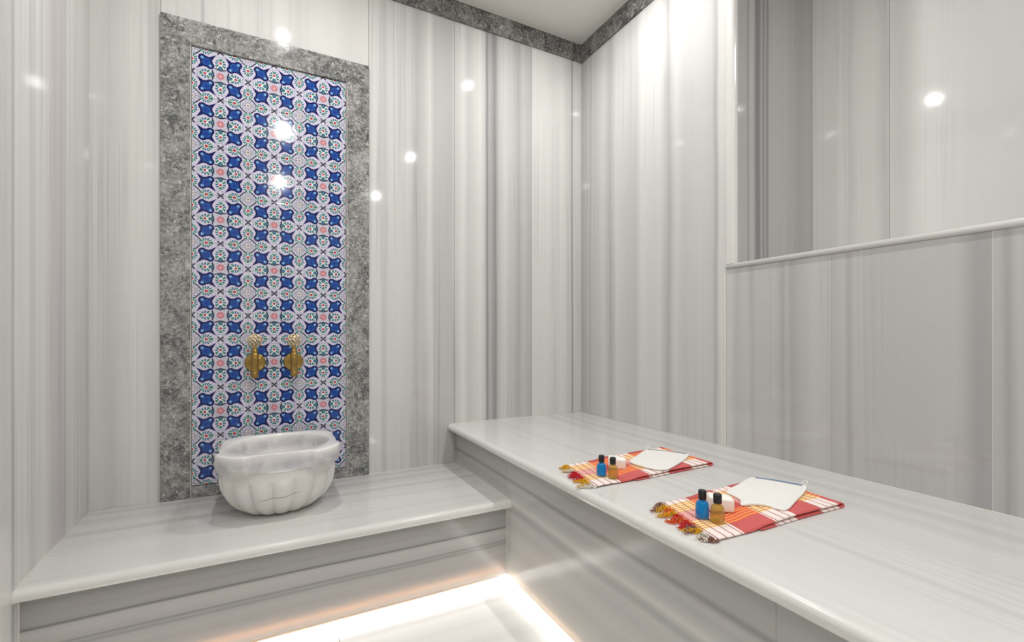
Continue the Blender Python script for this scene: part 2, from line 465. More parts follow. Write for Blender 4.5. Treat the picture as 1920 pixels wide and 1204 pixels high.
# back wall: core and marble slabs
wb = box('wall_back', -0.75, XR + 0.1, YB + 0.012, YB + 0.1, 0, CEIL, M_joint, kind='structure')
XP, ZP, FW = -0.2891, 2.197, 0.1026
FL, FR = XP - FW, XP + 0.6 + FW
def back_slab(x0, x1, z0, z1, mat):
    box('marble_panel', x0 + G, x1 - G, YB, YB + 0.012, z0, z1, mat, wb)
back_slab(-0.66, FL, 0, CEIL, M_back)
back_slab(FL, FR, ZP + FW, CEIL, M_back_top)
back_slab(FL, FR, 0, B1 - 0.001, M_back)
back_slab(FR, 0.849, 0, CEIL, M_back)
back_slab(0.849, 1.316, 0, CEIL, M_back)
back_slab(1.316, XR + 0.002, 0, CEIL, M_back_end)

# right wall: full height part, then the low wall below the alcove
YE = 1.281; YREV = 1.237; ZS0, ZS1 = 1.2844, 1.3067
wr = box('wall_right', XR + 0.012, XR + 0.1, YE, YB + 0.012, 0, CEIL, M_joint, kind='structure')
box('marble_panel', XR, XR + 0.012, YE + G, YB, 0, CEIL, M_right, wr)
wl_ = box('wall_low', XR + 0.012, XA + 0.06, Y0, YREV, 0, ZS1 - 0.012, M_joint, kind='structure')
wl_['label'] = 'low marble wall under the alcove'
for ya, yb in ((0.885, YE), (0.488, 0.885), (0.09, 0.488), (-0.308, 0.09), (-0.9, -0.308), (-1.5, -0.9), (Y0, -1.5)):
    box('marble_panel', XR, XR + 0.012, ya + G, yb - G, 0, ZS0, M_low, wl_)
    box('joint_filler', XR - 0.0005, XR + 0.002, ya - 0.0008, ya + 0.0008, B2, ZS0, M_caulk, wl_)
# ledge of the alcove
box('ledge_slab', XR + 0.013, XA + 0.002, Y0, YREV, ZS1 - 0.012, ZS1 - 0.002, M_alcove, wl_)

# alcove
wa = box('wall_alcove', XA + 0.012, XA + 0.1, Y0, YREV + 0.1, 0, CEIL, M_joint, kind='structure')
for ya, yb in ((0.941, YREV), (0.45, 0.941), (-0.05, 0.45), (-0.7, -0.05), (-1.4, -0.7), (Y0, -1.4)):
    box('marble_panel', XA, XA + 0.012, ya + G, yb - G, ZS1 - 0.012, CEIL, M_alcove, wa)
ws = box('wall_alcove_side', XR + 0.02, XA + 0.012, YREV + 0.012, YREV + 0.1, 0, CEIL, M_joint, kind='structure')
box('marble_panel', XR + 0.012, XA, YREV, YREV + 0.012, ZS1 - 0.012, CEIL, M_reveal, ws)
# lintel above the alcove opening
wh = box('wall_lintel', XR + 0.012, XR + 0.10, Y0, YREV, ZT, CEIL, M_joint, kind='structure')
box('marble_panel', XR, XR + 0.012, Y0, YREV - G, ZT, CEIL, M_alcove, wh)

# rounded edge strip of the alcove and the half round sill moulding
def half_round(c0, r, n=10, a0=90, a1=270):
    return [(c0[0] + r * math.cos(math.radians(a0 + (a1 - a0) * i / n)), c0[1] + r * math.sin(math.radians(a0 + (a1 - a0) * i / n))) for i in range(n + 1)]
edge_pts = [(XR + 0.013, YE), (XR - 0.004, YE), (XR - 0.007, YE - 0.006)]
for i in range(7):
    a = math.radians(180 + 90 * i / 6)
    edge_pts.append((XR + 0.011 + 0.018 * math.cos(a), YREV + 0.018 + 0.018 * math.sin(a)))
edge_pts += [(XR + 0.013, YREV)]
o = prism('trim_1', edge_pts, 'z', ZS1 - 0.002, ZT, M_white_marble, smooth=False); o['kind'] = 'structure'
rz = (ZS1 - ZS0) / 2
sill = half_round((XR + 0.002, (ZS0 + ZS1) / 2), rz)
sill = [(XR + 0.05, ZS0 + 0.0005), (XR + 0.05, ZS1)] + sill
sill[0] = (XR + 0.013, ZS0); sill[1] = (XR + 0.013, ZS1)
o = prism('trim_2', sill, 'y', Y0, YE - 0.001, M_white_marble, smooth=True); o['kind'] = 'structure'
box('trim_3', XR - 0.0006, XR + 0.002, YE + 0.0005, YE + 0.003, B2, ZS0, M_caulk, kind='structure')

# left wall (slightly out of square)
def left_piece(name, y0, y1, z0, z1, t0, t1, mat, parent=None):
    pts = [(lx(y0) - t0, y0), (lx(y1) - t0, y1), (lx(y1) - t1, y1), (lx(y0) - t1, y0)]
    return prism(name, pts, 'z', z0, z1, mat, parent)
wl = left_piece('wall_left', Y0, YB + 0.012, 0, CEIL, 0.012, 0.1, M_joint); wl['kind'] = 'structure'
for ya, yb in ((1.657, YB), (1.0, 1.657), (0.4, 1.0), (-0.2, 0.4), (-0.8, -0.2), (-1.4, -0.8), (Y0, -1.4)):
    left_piece('marble_panel', ya + G, yb - G, 0, CEIL, 0, 0.012, M_left, wl)

# rear wall behind the viewer
wrr = box('wall_rear', -0.75, XA + 0.1, Y0 - 0.1, Y0, 0, CEIL, M_joint, kind='structure')
for xa, xb in ((-0.6, 0.0), (0.9, 1.6), (1.6, 2.2)):
    box('marble_panel', xa + G, xb - G, Y0, Y0 + 0.012, 0, CEIL, M_back, wrr)
box('marble_panel', 0.0 + G, 0.9 - G, Y0, Y0 + 0.012, 2.1, CEIL, M_back, wrr)
M_door = plain('frosted_door_glass', (170, 178, 180), 0.35, nscale=20, namp=0.03)
d1 = box('door_1', 0.03, 0.87, Y0 + 0.002, Y0 + 0.04, 0.004, 2.08, M_door, kind='structure')
bmh = bmesh.new(); tube_into(bmh, [(0.36, 0.045, 0.9), (0.36, 0.075, 0.92), (0.36, 0.075, 1.18), (0.36, 0.045, 1.2)], 0.009, 8)
link('door_handle', bm_mesh('door_handle', bmh, True), M_chrome, d1, (0, 0, 0))

# cornice of dark marble under the ceiling
def cornice(name, *a):
    o = box(name, *a, M_cornice, kind='structure', bev=0.0015); return o
cornice('trim_4', -0.6, XR - 0.014, YB - 0.014, YB - 0.0003, ZT, CEIL - 0.0005)
cornice('trim_5', XR - 0.014, XR - 0.0003, Y0 + 0.012, YB - 0.0003, ZT, CEIL - 0.0005)
o = left_piece('trim_6', Y0 + 0.012, YB - 0.0145, ZT, CEIL - 0.0005, -0.014, -0.0003, M_cornice); o['kind'] = 'structure'
for nm, a in (('trim_7', (-0.59, XR - 0.014, YB - 0.017, YB - 0.014, CEIL - 0.004, CEIL - 0.0002)), ('trim_8', (XR - 0.017, XR - 0.014, Y0, YB - 0.017, CEIL - 0.004, CEIL - 0.0002))):
    box(nm, *a, M_caulk, kind='structure')

# ------------------------------------------------------------------ tile panel in its marble frame
tp = empty('tile_panel', (XP + 0.3, YB, B1), 'tall panel of blue and white patterned tiles in a grey marble frame above the basin', 'tile panel')
def rel(name, mesh, loc, mat, parent):
    return link(name, mesh, mat, parent, Vector(loc) - parent.location)
tile_me = bm_mesh('tile', box_bm(-0.0995, 0.0995, -0.0075, 0.002, -0.0995, 0.0995, 0.0012, 2)); tile_me.materials.append(M_tile)
for r in range(9):
    for c in range(3):
        rel('tile', tile_me, (XP + 0.1 + 0.2 * c, YB + 0.004, ZP - 0.1 - 0.2 * r), M_tile, tp)
M_grout = plain('pale_tile_grout', (205, 200, 196), 0.8)
rel('grout_bed', bm_mesh('grout_bed', box_bm(-0.3, 0.3, -0.003, 0.009, -0.9, 0.9)), (XP + 0.3, YB + 0.002, ZP - 0.9), M_grout, tp)
def poly_slab(name, pts, y0, y1, mat, parent, bev=0.0015):
    bm = bmesh.new()
    a = [bm.verts.new((p[0], y0, p[1])) for p in pts]; b = [bm.verts.new((p[0], y1, p[1])) for p in pts]
    n = len(pts)
    bm.faces.new(a); bm.faces.new(b[::-1])
    for i in range(n): bm.faces.new((a[i], b[i], b[(i + 1) % n], a[(i + 1) % n]))
    if bev: bmesh.ops.bevel(bm, geom=list(bm.edges), offset=bev, segments=1, affect='EDGES')
    c = Vector((sum(p[0] for p in pts) / n, 0, min(p[1] for p in pts)))
    for v in bm.verts: v.co -= c
    return link(name, bm_mesh(name, bm), mat, parent, c - parent.location)
e = 0.0005
fy0, fy1 = YB - 0.012, YB + 0.011
poly_slab('frame_side', [(FL, B1), (XP - 0.002, B1), (XP - 0.002, ZP + 0.001 - e), (FL, ZP + FW - e)], fy0, fy1, M_frame, tp)
poly_slab('frame_side', [(XP + 0.602, B1), (FR, B1), (FR, ZP + FW - e), (XP + 0.602, ZP + 0.001 - e)], fy0, fy1, M_frame, tp)
poly_slab('frame_top', [(FL, ZP + FW), (XP - 0.002, ZP + 0.001), (XP + 0.602, ZP + 0.001), (FR, ZP + FW)], fy0, fy1, M_frame, tp)
poly_slab('frame_bottom', [(XP - 0.002, B1), (XP + 0.602, B1), (XP + 0.602, B1 + 0.0455), (XP - 0.002, B1 + 0.0455)], fy0, fy1, M_frame, tp)
box('frame_joint', XP - 0.003, XP - 0.001, fy0 - 0.0004, YB - 0.002, B1, ZP, M_caulk, tp)
box('frame_joint', XP + 0.601, XP + 0.603, fy0 - 0.0004, YB - 0.002, B1, ZP, M_caulk, tp)

# ------------------------------------------------------------------ benches
XF2, YF1 = 0.855, 1.69
XN2, YN1 = 0.812, 1.648
TH = 0.035
lb = empty('lower_bench', (0.13, 2.0, 0), 'low marble bench with rounded edge along the tiled wall', 'bench')
r = TH / 2
prof = half_round((YN1 + r, B1 - r), r, 12) + [(YB - 0.001, B1 - TH), (YB - 0.001, B1)]
o = prism('bench_top', prof, 'x', 0, 1, M_top1, lb, smooth=False,
          skew=lambda a, p: (lx(p[0]) + 0.0005) if a == 0 else XF2 - 0.0005)
prism('fascia', [(lx(YF1) + 0.001, YF1), (XF2 - 0.001, YF1), (XF2 - 0.001, YF1 + 0.011), (lx(YF1) + 0.001, YF1 + 0.011)], 'z', 0.037, B1 - TH - 0.0003, M_fas1, lb)
box('support', -0.55, 0.84, YF1 + 0.16, YB - 0.001, 0, B1 - TH - 0.001, M_joint, lb)
# filler beads
def bead(pts, r, parent, name='joint_filler'):
    bm = bmesh.new(); tube_into(bm, [Vector(p) - parent.location for p in pts], r, 6)
    return link(name, bm_mesh(name, bm, True), M_caulk, parent)
bead([(lx(YB) , YB - 0.001, B1 + 0.0005), (XF2, YB - 0.001, B1 + 0.0005)], 0.0014, lb)
bead([(lx(YB), YB, B1 + 0.0005), (lx(YN1 + .02), YN1 + .02, B1 + 0.0005)], 0.0022, lb)
nose = [(YN1 + r + r * math.cos(math.radians(t)), B1 - r + r * math.sin(math.radians(t))) for t in range(90, 271, 15)]
bead([(lx(y), y, z) for y, z in nose] + [(lx(YF1), YF1 - 0.001, B1 - TH), (lx(YF1), YF1 - 0.001, 0.037)], 0.0026, lb)
bead([(XF2, YF1 - .04, B1 + 0.0004), (XF2, YB, B1 + 0.0004)], 0.0014, lb)
bead([(XF2, y, z) for y, z in nose] + [(XF2, YF1 - 0.001, B1 - TH), (XF2, YF1 - 0.001, 0.037)], 0.0014, lb)

ub = empty('upper_bench', (1.25, 0.1, 0), 'high marble bench along the right wall holding the folded towels', 'bench')
prof2 = half_round((XN2 + r, B2 - r), r, 12) + [(XR - 0.001, B2 - TH), (XR - 0.001, B2)]
for ya, yb in ((0.865, YB - 0.001), (-0.62, 0.865), (Y0 + 0.013, -0.62)):
    prism('bench_top', prof2, 'y', ya + 0.0004, yb - 0.0004, M_top2, ub)
for ya, yb in ((YF1 + 0.001, YB - 0.001), (0.55, YF1), (-0.75, 0.55), (Y0 + 0.013, -0.75)):
    box('fascia', XF2, XF2 + 0.011, ya, yb - 0.0006, 0.037, B2 - TH - 0.0003, M_fas2, ub)
box('support', XF2 + 0.16, XR - 0.001, Y0 + 0.013, YB - 0.001, 0, B2 - TH - 0.001, M_joint, ub)
bead([(0.83, YB - 0.001, B2 + 0.0005), (XR, YB - 0.001, B2 + 0.0005)], 0.0015, ub)
bead([(XR, YB, B2 + 0.0005), (XR, Y0 + 0.02, B2 + 0.0005)], 0.0017, ub)
nose2 = [(XN2 + r + (r + 0.0003) * math.cos(math.radians(t)), B2 - r + (r + 0.0003) * math.sin(math.radians(t))) for t in range(90, 271, 15)]
bead([(XR, 0.865, B2 - 0.0003), (1.2, 0.865, B2 - 0.0003)] + [(x, 0.865, z - 0.0004) for x, z in nose2], 0.0009, ub)
bm = bmesh.new(); bmesh.ops.create_uvsphere(bm, u_segments=10, v_segments=6, radius=0.0035)
link('joint_filler', bm_mesh('filler', bm, True), M_caulk, lb, Vector((lx(YB), YB, B1)) - lb.location)

# ------------------------------------------------------------------ marble basin
def basin():
    m, nt, b = new_mat('pale_basin_marble')
    P, vec = obj_pos()
    n1 = noise(comb(P[0] * 4.0, P[1] * 4.0, P[2] * 14.0), 1.0, 2.0, 0.5, dist=0.3)
    n2 = noise(vec, 14.0, 4.0, 0.6, dist=1.0)
    col = mixc((214, 212, 210), (236, 234, 230), S.op('MULTIPLY', n1 - 0.32, 2.2, clamp=True))
    rimband = inside(abs(P[2] - 0.205) - 0.020, 0.03)
    col = mixc(col, (184, 181, 187), rimband * S.op('MULTIPLY', n2 - 0.25, 2.6, clamp=True))
    # a dark vein line across the front lobes, grey stain patches inside
    wz = (noise(comb(P[0] * 22.0, 0.0, 0.0), 1.0, 1.0) - 0.5) * 0.012
    vein = inside(abs(P[2] - 0.087 - P[0] * 0.10 - wz) - 0.0012, 0.0025) * inside(abs(P[0] + 0.005) - 0.062, 0.03) * lt(P[1], 0.0)
    col = mixc(col, (116, 112, 110), vein * 0.85)
    hr = hyp(P[0], P[1])
    stain = inside(hr - 0.172, 0.02) * S.op('MULTIPLY', n2 - 0.56, 6.0, clamp=True) * gt(P[2], 0.15)
    col = mixc(col, (150, 148, 146), stain * 0.6)
    nt.links.new(col, b.inputs['Base Color'])
    b.inputs['Roughness'].default_value = 0.18
    b.inputs['Subsurface Weight'].default_value = 0.0
    root = empty('wash_basin', (0.03, 2.03, B1), 'carved white marble basin with lobed body and scalloped rim on the low bench', 'basin')
    seg = 256
    g0 = math.radians(-98.8)
    def lobe(th):
        return abs(math.sin(8 * (th - g0))) ** 0.72
    def rimr(th):
        ph = (th + PI / 4) % (PI / 2) - PI / 4
        ph = abs(ph)                                  # 0 at the flats, 45 deg on the ears
        flat = 0.2015 / max(0.72, math.cos(ph) ** 0.75)
        ear = 0.2365 + 0.007 * math.cos((PI / 4 - ph) * 5)
        t = (ph - math.radians(26)) / math.radians(3.0)
        t = min(1, max(0, t)); t = t * t * (3 - 2 * t)
        return flat * (1 - t) + ear * t
    # (z, radius, lobing, rim shape)
    L = [(0.000, 0.0, 0, 0), (0.000, 0.105, .5, 0), (0.004, 0.122, 1, 0), (0.014, 0.140, 1, 0), (0.03, 0.1605, 1, 0), (0.05, 0.179, 1, 0), (0.07, 0.191, 1, 0),
         (0.09, 0.199, 1, 0), (0.108, 0.203, 1, 0), (0.122, 0.205, .95, 0), (0.132, 0.2045, .75, 0), (0.140, 0.203, .4, 0), (0.147, 0.2015, .12, 0), (0.153, 0.201, 0, 0),
         (0.168, 0.2005, 0, 0), (0.176, 0.201, 0, .15), (0.180, 0.205, 0, .55), (0.1805, 0.205, 0, .82), (0.188, 0.205, 0, .9), (0.1895, .205, 0, .90), (0.1905, .205, 0, .965), (0.200, .205, 0, 1), (0.228, .205, 0, 1),
         (0.237, .205, 0, .985), (0.242, .205, 0, .95), (0.2445, .205, 0, .88), (0.245, 0.203, 0, .72)]
    inner = [(0.2445, 0.184), (0.242, 0.1785), (0.236, 0.1755), (0.225, 0.174), (0.19, 0.170), (0.15, 0.160), (0.12, 0.145), (0.10, 0.122), (0.088, 0.09), (0.083, 0.05), (0.082, 0.0)]
    bm = bmesh.new(); rings = []
    for z, rr, lo, rm in L:
        if rr == 0: rings.append([bm.verts.new((0, 0, z))]); continue
        ring = []
        for i in range(seg):
            th = 2 * PI * i / seg
            zz = z
            rad = rr * (1 - lo * 0.095 * (1 - lobe(th)))
            if rm > 0:
                R = rimr(th)
                rad = rad * (1 - rm) + R * rm if rm <= 1 else R
            ring.append(bm.verts.new((rad * math.cos(th), rad * math.sin(th), zz)))
        rings.append(ring)
    for z, rr in inner:
        if rr == 0: rings.append([bm.verts.new((0, 0, z))]); continue
        rings.append([bm.verts.new((rr * math.cos(2 * PI * i / seg), rr * math.sin(2 * PI * i / seg), z)) for i in range(seg)])
    for a, b2 in zip(rings[:-1], rings[1:]):
        for i in range(seg):
            j = (i + 1) % seg
            if len(a) == 1: bm.faces.new((a[0], b2[j], b2[i]))
            elif len(b2) == 1: bm.faces.new((a[i], a[j], b2[0]))
            else: bm.faces.new((a[i], a[j], b2[j], b2[i]))
    me = bm_mesh('bowl', bm, True)
    link('bowl', me, m, root, (0, 0, 0))
    # drain fitting at the bottom of the bowl
    link('drain', bm_mesh('drain', lathe([(0, .0), (.018, .0), (.02, .002), (.017, .004), (.012, .003), (0, .0025)], 24), True), M_chrome, root, (0, 0, 0.0822))
    return root
basin()

# ------------------------------------------------------------------ brass taps
def brass(name, a, b_, rough):
    m, nt, b = new_mat(name)
    _, vec = obj_pos()
    n = noise(vec, 60.0, 3.0)
    nt.links.new(mixc(a, b_, n), b.inputs['Base Color'])
    b.inputs['Metallic'].default_value = 1.0; b.inputs['Roughness'].default_value = rough
    return m
M_brass = brass('aged_brass', (150, 120, 62), (196, 164, 98), 0.24)
M_filigree = brass('pale_filigree_brass', (206, 184, 140), (240, 226, 196), 0.28)

rose_me = bm_mesh('wall_plate', lathe([(0, 0), (.040, 0), (.0405, .003), (.038, .006), (.034, .0075), (.030, .007), (.024, .0105), (.016, .014), (.011, .018), (0, .018)], 40), True)
stub_me = bm_mesh('inlet_pipe', lathe([(0, 0), (.009, 0), (.009, .034), (0, .034)], 20), True)
body_prof = [(0, -.063), (.0095, -.063), (.0105, -.061), (.0115, -.058), (.010, -.0555), (.0135, -.053), (.0145, -.0505), (.0115, -.0475), (.0145, -.045), (.0152, -.0425), (.012, -.040), (.0138, -.036),
             (.0125, -.031), (.0122, -.01), (.0128, .012), (.0138, .026), (.0115, .030), (.0142, .0335), (.0142, .036), (.0105, .039), (.0105, .046), (.012, .049), (.0085, .053), (.0075, .060), (.0085, .064), (.006, .068), (0, .069)]
body_prof = [(a * 1.16, b) for a, b in body_prof]
body_me = bm_mesh('tap_body', lathe(body_prof, 32), True)
def filigree():
    bm = bmesh.new()
    Rk = 0.0245
    # openwork ball: scrolls over a sphere, a crown ring and small leaf loops
    for k in range(8):
        a0 = 2 * PI * k / 8
        pts = []
        for i in range(17):
            t = i / 16; ph = -PI / 2 + PI * t
            pts.append((Rk * math.cos(ph) * math.cos(a0 + 0.7 * math.sin(2 * PI * t)), Rk * 0.55 * math.cos(ph) * math.sin(a0 + 0.7 * math.sin(2 * PI * t)), Rk * 1.12 * math.sin(ph) + 0.027))
        tube_into(bm, pts, 0.0019, 5)
    for zc_, rr in ((0.012, 0.020), (0.027, 0.0245), (0.042, 0.019)):
        for k in range(9):
            a = 2 * PI * k / 9 + zc_ * 30
            c = Vector((rr * math.cos(a), 0.55 * rr * math.sin(a), zc_))
            pts = [(c.x + 0.0048 * math.cos(s), c.y + 0.002 * math.sin(s), c.z + 0.0055 * math.sin(s)) for s in [2 * PI * q / 8 for q in range(8)]]
            tube_into(bm, pts, 0.0014, 4, closed=True)
    tube_into(bm, [(0, 0, -0.004), (0, 0, 0.05)], 0.004, 8)
    return bm
fil_me = bm_mesh('tap_handle', filigree(), True)
TZ = 0.8965
def tap(x, label):
    root = empty('brass_tap', (x, YB - 0.0035, TZ), label, 'tap', 'pair of brass taps')
    o = link('wall_plate', rose_me, M_brass, root, (0, 0, 0)); o.rotation_euler = (PI / 2, 0, 0)
    o = link('inlet_pipe', stub_me, M_brass, root, (0, -0.015, 0)); o.rotation_euler = (PI / 2, 0, 0)
    link('tap_body', body_me, M_brass, root, (0, -0.055, 0.0))
    o = link('tap_handle', fil_me, M_filigree, root, (0, -0.055, 0.068)); o['label'] = 'pale openwork brass handle'
tap(-0.062, 'brass tap with openwork handle on the tiles, the one nearer the left wall')
tap(0.0875, 'brass tap with openwork handle on the tiles, the one nearer the high bench')

# ------------------------------------------------------------------ striped towels
def towel_material():
    m, nt, b = new_mat('red_striped_woven_cotton')
    uvn = nt.nodes.new('ShaderNodeUVMap'); uvn.uv_map = 'weave'
    s = nt.nodes.new('ShaderNodeSeparateXYZ'); nt.links.new(uvn.outputs[0], s.inputs[0])
    u = S(s.outputs[0]); v = S(s.outputs[1])
    u = u + (noise(uvn.outputs[0], 7.0, 1.0) - 0.5) * 0.012
    def band(x, a, c, w=0.006):
        return inside(a - x, w) * inside(x - c, w)
    white = smax(smax(band(u, -0.2, 0.19), band(u, 0.42, 0.59)), band(u, 0.80, 0.95))
    # bands along the length: plain, orange threads, plain, threads
    org = smax(band(v, 0.22, 0.44), band(v, 0.67, 0.89))
    red = mixc((196, 74, 74), (184, 46, 44), gt(v, 0.24))
    red = mixc(red, (214, 78, 40), org)
    wave = S.op('SINE', v * 2 * PI * 21.0)
    red = mixc(red, (244, 150, 60), org * gt(wave, 0.35))
    wc = mixc((240, 226, 220), (250, 214, 150), org)
    wc = mixc(wc, (206, 130, 60), org * gt(wave, 0.45) * 0.8)
    wc = mixc(wc, (226, 138, 128), band(v, 0.44, 0.67) * 0.8)
    lines = gt(S.op('SINE', u * 2 * PI * 19.0), 0.91)
    wc = mixc(wc, (128, 34, 52), lines * 0.9)
    col = mixc(red, wc, white)
    # weave
    wv = S.op('SINE', u * 1500.0) * S.op('SINE', v * 800.0)
    nz = noise(uvn.outputs[0], 180.0, 3.0, 0.7)
    col = mixc(col, (250, 210, 200), S.op('MULTIPLY', nz - 0.42, 0.8, clamp=True))
    nt.links.new(col, b.inputs['Base Color'])
    b.inputs['Roughness'].default_value = 0.92; b.inputs['Specular IOR Level'].default_value = 0.2
    b.inputs['Sheen Weight'].default_value = 0.15
    bp = nt.nodes.new('ShaderNodeBump'); bp.inputs['Strength'].default_value = 0.3; bp.inputs['Distance'].default_value = 0.0006
    nt.links.new((nz + wv * 0.3).v, bp.inputs['Height']); nt.links.new(bp.outputs[0], b.inputs['Normal'])
    return m
M_towel = towel_material()
M_thread = {k: plain(k + '_fringe_thread', c, 0.9, nscale=300, namp=0.3, spec=0.2) for k, c in
            dict(mustard=(214, 150, 34), red=(184, 34, 44), cream=(226, 208, 186), brown=(132, 96, 84), orange=(222, 92, 40)).items()}

TOWEL_TOP = {}
def towel(corners, label, seed, cols, curl):
    """corners: fringe front, far front, far back, fringe back (x,y) on the bench"""
    rnd = random.Random(seed)
    A, Bc, C, D = [Vector((p[0], p[1], 0)) for p in corners]
    cen = (A + Bc + C + D) / 4
    root = empty('folded_towel', (cen.x, cen.y, B2), label, 'towel', 'folded striped towels on the bench')
    def P(u, v): return (A * (1 - u) + Bc * u) * (1 - v) + (D * (1 - u) + C * u) * v
    # centreline of the folded sheet: (u, z, lower?)
    T = 0.0019
    us = [(0.30 + 0.67 * i / 16, 0.0026, 1) for i in range(17)]
    us += [(0.985, 0.0032, 1), (0.997, 0.0055, 1), (0.997, 0.0080, 0), (0.985, 0.0100, 0)]
    for i in range(28):
        u = 0.97 - 0.97 * i / 27
        k = min(1, max(0, (u - 0.24) / 0.12)); k = k * k * (3 - 2 * k)
        us.append((u, 0.0032 * (1 - k) + 0.0096 * k, 0))
    NV = 22
    bm = bmesh.new(); uvl = bm.loops.layers.uv.new('weave')
    def zadd(u, v, low):
        if low: return 0.0
        return 0.0012 * (1 + math.sin(7 * u + 5 * v + seed)) * 0.5 + 0.0016 * max(0, math.sin(11 * u + seed)) * max(0, 1 - v * 2.5)
    pts = []
    for k, (u, z, low) in enumerate(us):
        a = us[max(0, k - 1)]; c = us[min(len(us) - 1, k + 1)]
        du = (c[0] - a[0]) * 0.48; dz = c[1] - a[1]
        ln = math.hypot(du, dz) or 1
        nx, nz = -dz / ln, du / ln
        pts.append((u, z, low, nx, nz))
    grid = {}
    for side in (0, 1):
        for k, (u, z, low, nx, nz) in enumerate(pts):
            sg = T if side == 0 else -T
            for j in range(NV + 1):
                v = j / NV
                vv = v * 1.0 + (-0.018 if low else 0.0) + 0.006 * math.sin(9 * u + seed)
                w = P(u, vv)
                edge = min(1, min(v, 1 - v) * NV * 0.9)
                w = w + Vector((nx * sg / 1.0, 0, 0))
                zz = z + nz * sg * (0.35 + 0.65 * edge) + zadd(u, v, low)
                grid[side, k, j] = (bm.verts.new((w.x - cen.x, w.y - cen.y, max(0.0003, zz))), u, v)
    def face(*ids):
        f = bm.faces.new([grid[i][0] for i in ids])
        for lp, i in zip(f.loops, ids): lp[uvl].uv = (grid[i][1], grid[i][2])
        f.smooth = True
    K = len(pts)
    for k in range(K - 1):
        for j in range(NV):
            face((0, k, j), (0, k + 1, j), (0, k + 1, j + 1), (0, k, j + 1))
            face((1, k, j), (1, k, j + 1), (1, k + 1, j + 1), (1, k + 1, j))
        face((0, k, 0), (1, k, 0), (1, k + 1, 0), (0, k + 1, 0))
        face((0, k, NV), (0, k + 1, NV), (1, k + 1, NV), (1, k, NV))
    for k in (0, K - 1):
        for j in range(NV):
            face((0, k, j), (0, k, j + 1), (1, k, j + 1), (1, k, j))
    cl = link('cloth', bm_mesh('cloth', bm, True), M_towel, root, (0, 0, 0))
    # fringe tassels along the open end
    n = len(cols)
    for i, (cname, ln, dirv) in enumerate(cols):
        v = (i + 0.5) / n
        base = P(0.004, v)
        bmt = bmesh.new()
        dx = (P(0.0, v) - P(0.1, v)).normalized()
        side = Vector((-dx.y, dx.x, 0))
        for st in range(10):
            ph = rnd.uniform(0, 6.28); pts3 = []
            off = rnd.uniform(-0.010, 0.010); ll = ln * rnd.uniform(0.9, 1.6)
            tw = rnd.uniform(2.0, 3.5); amp = rnd.uniform(0.002, 0.0042)
            for q in range(15):
                t = q / 14
                bend = dirv * t * t * 0.03 + 0.006 * math.sin(3.5 * t + ph)
                p = base + dx * (t * ll * (1 - 0.12 * t)) + side * (off * (1 - 0.5 * t) + bend + amp * math.sin(tw * 2 * PI * t + ph) * (0.4 + t))
                zz = 0.0042 + 0.0022 * math.cos(tw * 2 * PI * t + ph) + 0.0045 * math.sin(PI * min(1, t * 1.15)) * (st % 3) / 2
                pts3.append((p.x - cen.x, p.y - cen.y, max(0.0016, zz)))
            tube_into(bmt, pts3, lambda t: 0.0012 * (1 - 0.4 * t), 5)
        # the knot
        kp = base + dx * (ln * 0.28)
        for st in range(2):
            loop = [(kp.x - cen.x + dx.x * 0.0035 * math.cos(a) * 0.5 + side.x * 0.0045 * math.sin(a) , kp.y - cen.y + dx.y * 0.0035 * math.cos(a) * 0.5 + side.y * 0.0045 * math.sin(a), 0.006 + 0.0028 * math.cos(a + st)) for a in [2 * PI * q / 9 for q in range(9)]]
            tube_into(bmt, loop, 0.0016, 5, closed=True)
        o = link('tassel', bm_mesh('tassel', bmt, True), M_thread[cname], root, (0, 0, 0))
        o['label'] = cname + ' twisted fringe tassel'
    TOWEL_TOP[seed] = B2
    return root

T1 = ((.862, 1.112), (1.384, 1.122), (1.396, 1.372), (.918, 1.352))
T2 = ((.873, .697), (1.358, .688), (1.384, .925), (.940, .925))
towel(T1, 'folded red plaid towel farther along the bench, nearer the tiled wall', 1,
      [('cream', .040, -.6), ('mustard', .046, .4), ('mustard', .040, -.3), ('red', .034, .2), ('red', .036, 0), ('red', .034, .5), ('cream', .036, -.2), ('mustard', .040, .8), ('mustard', .034, .3)], 0)
towel(T2, 'folded red plaid towel nearest the viewer on the high bench', 2,
      [('brown', .026, -.4), ('cream', .034, .5), ('mustard', .036, -.8), ('brown', .044, .3), ('red', .040, .2), ('orange', .044, -.5), ('red', .042, .4), ('mustard', .046, -.3), ('orange', .040, .6), ('mustard', .046, .2), ('brown', .052, .9)], 1)

# ------------------------------------------------------------------ toiletries
M_cap = plain('black_plastic_cap', (22, 22, 24), 0.35)
def clear_mat(name, rgb, rough, trans=1.0, ior=1.4):
    m, nt, b = new_mat(name)
    b.inputs['Base Color'].default_value = lin(rgb); b.inputs['Roughness'].default_value = rough
    b.inputs['Transmission Weight'].default_value = trans; b.inputs['IOR'].default_value = ior
    return m
M_clear, nt_, b_ = new_mat('clear_plastic')
b_.inputs['Roughness'].default_value = 0.04; b_.inputs['Base Color'].default_value = (0.9, 0.9, 0.9, 1)
gl_ = nt_.nodes.new('ShaderNodeBsdfGlossy'); gl_.inputs['Roughness'].default_value = 0.04
tr_ = nt_.nodes.new('ShaderNodeBsdfTransparent'); fr_ = nt_.nodes.new('ShaderNodeLayerWeight'); fr_.inputs[0].default_value = 0.12
mx_ = nt_.nodes.new('ShaderNodeMixShader')
nt_.links.new(fr_.outputs[1], mx_.inputs[0]); nt_.links.new(tr_.outputs[0], mx_.inputs[1]); nt_.links.new(gl_.outputs[0], mx_.inputs[2])
nt_.links.new(mx_.outputs[0], nt_.nodes['Material Output'].inputs[0])
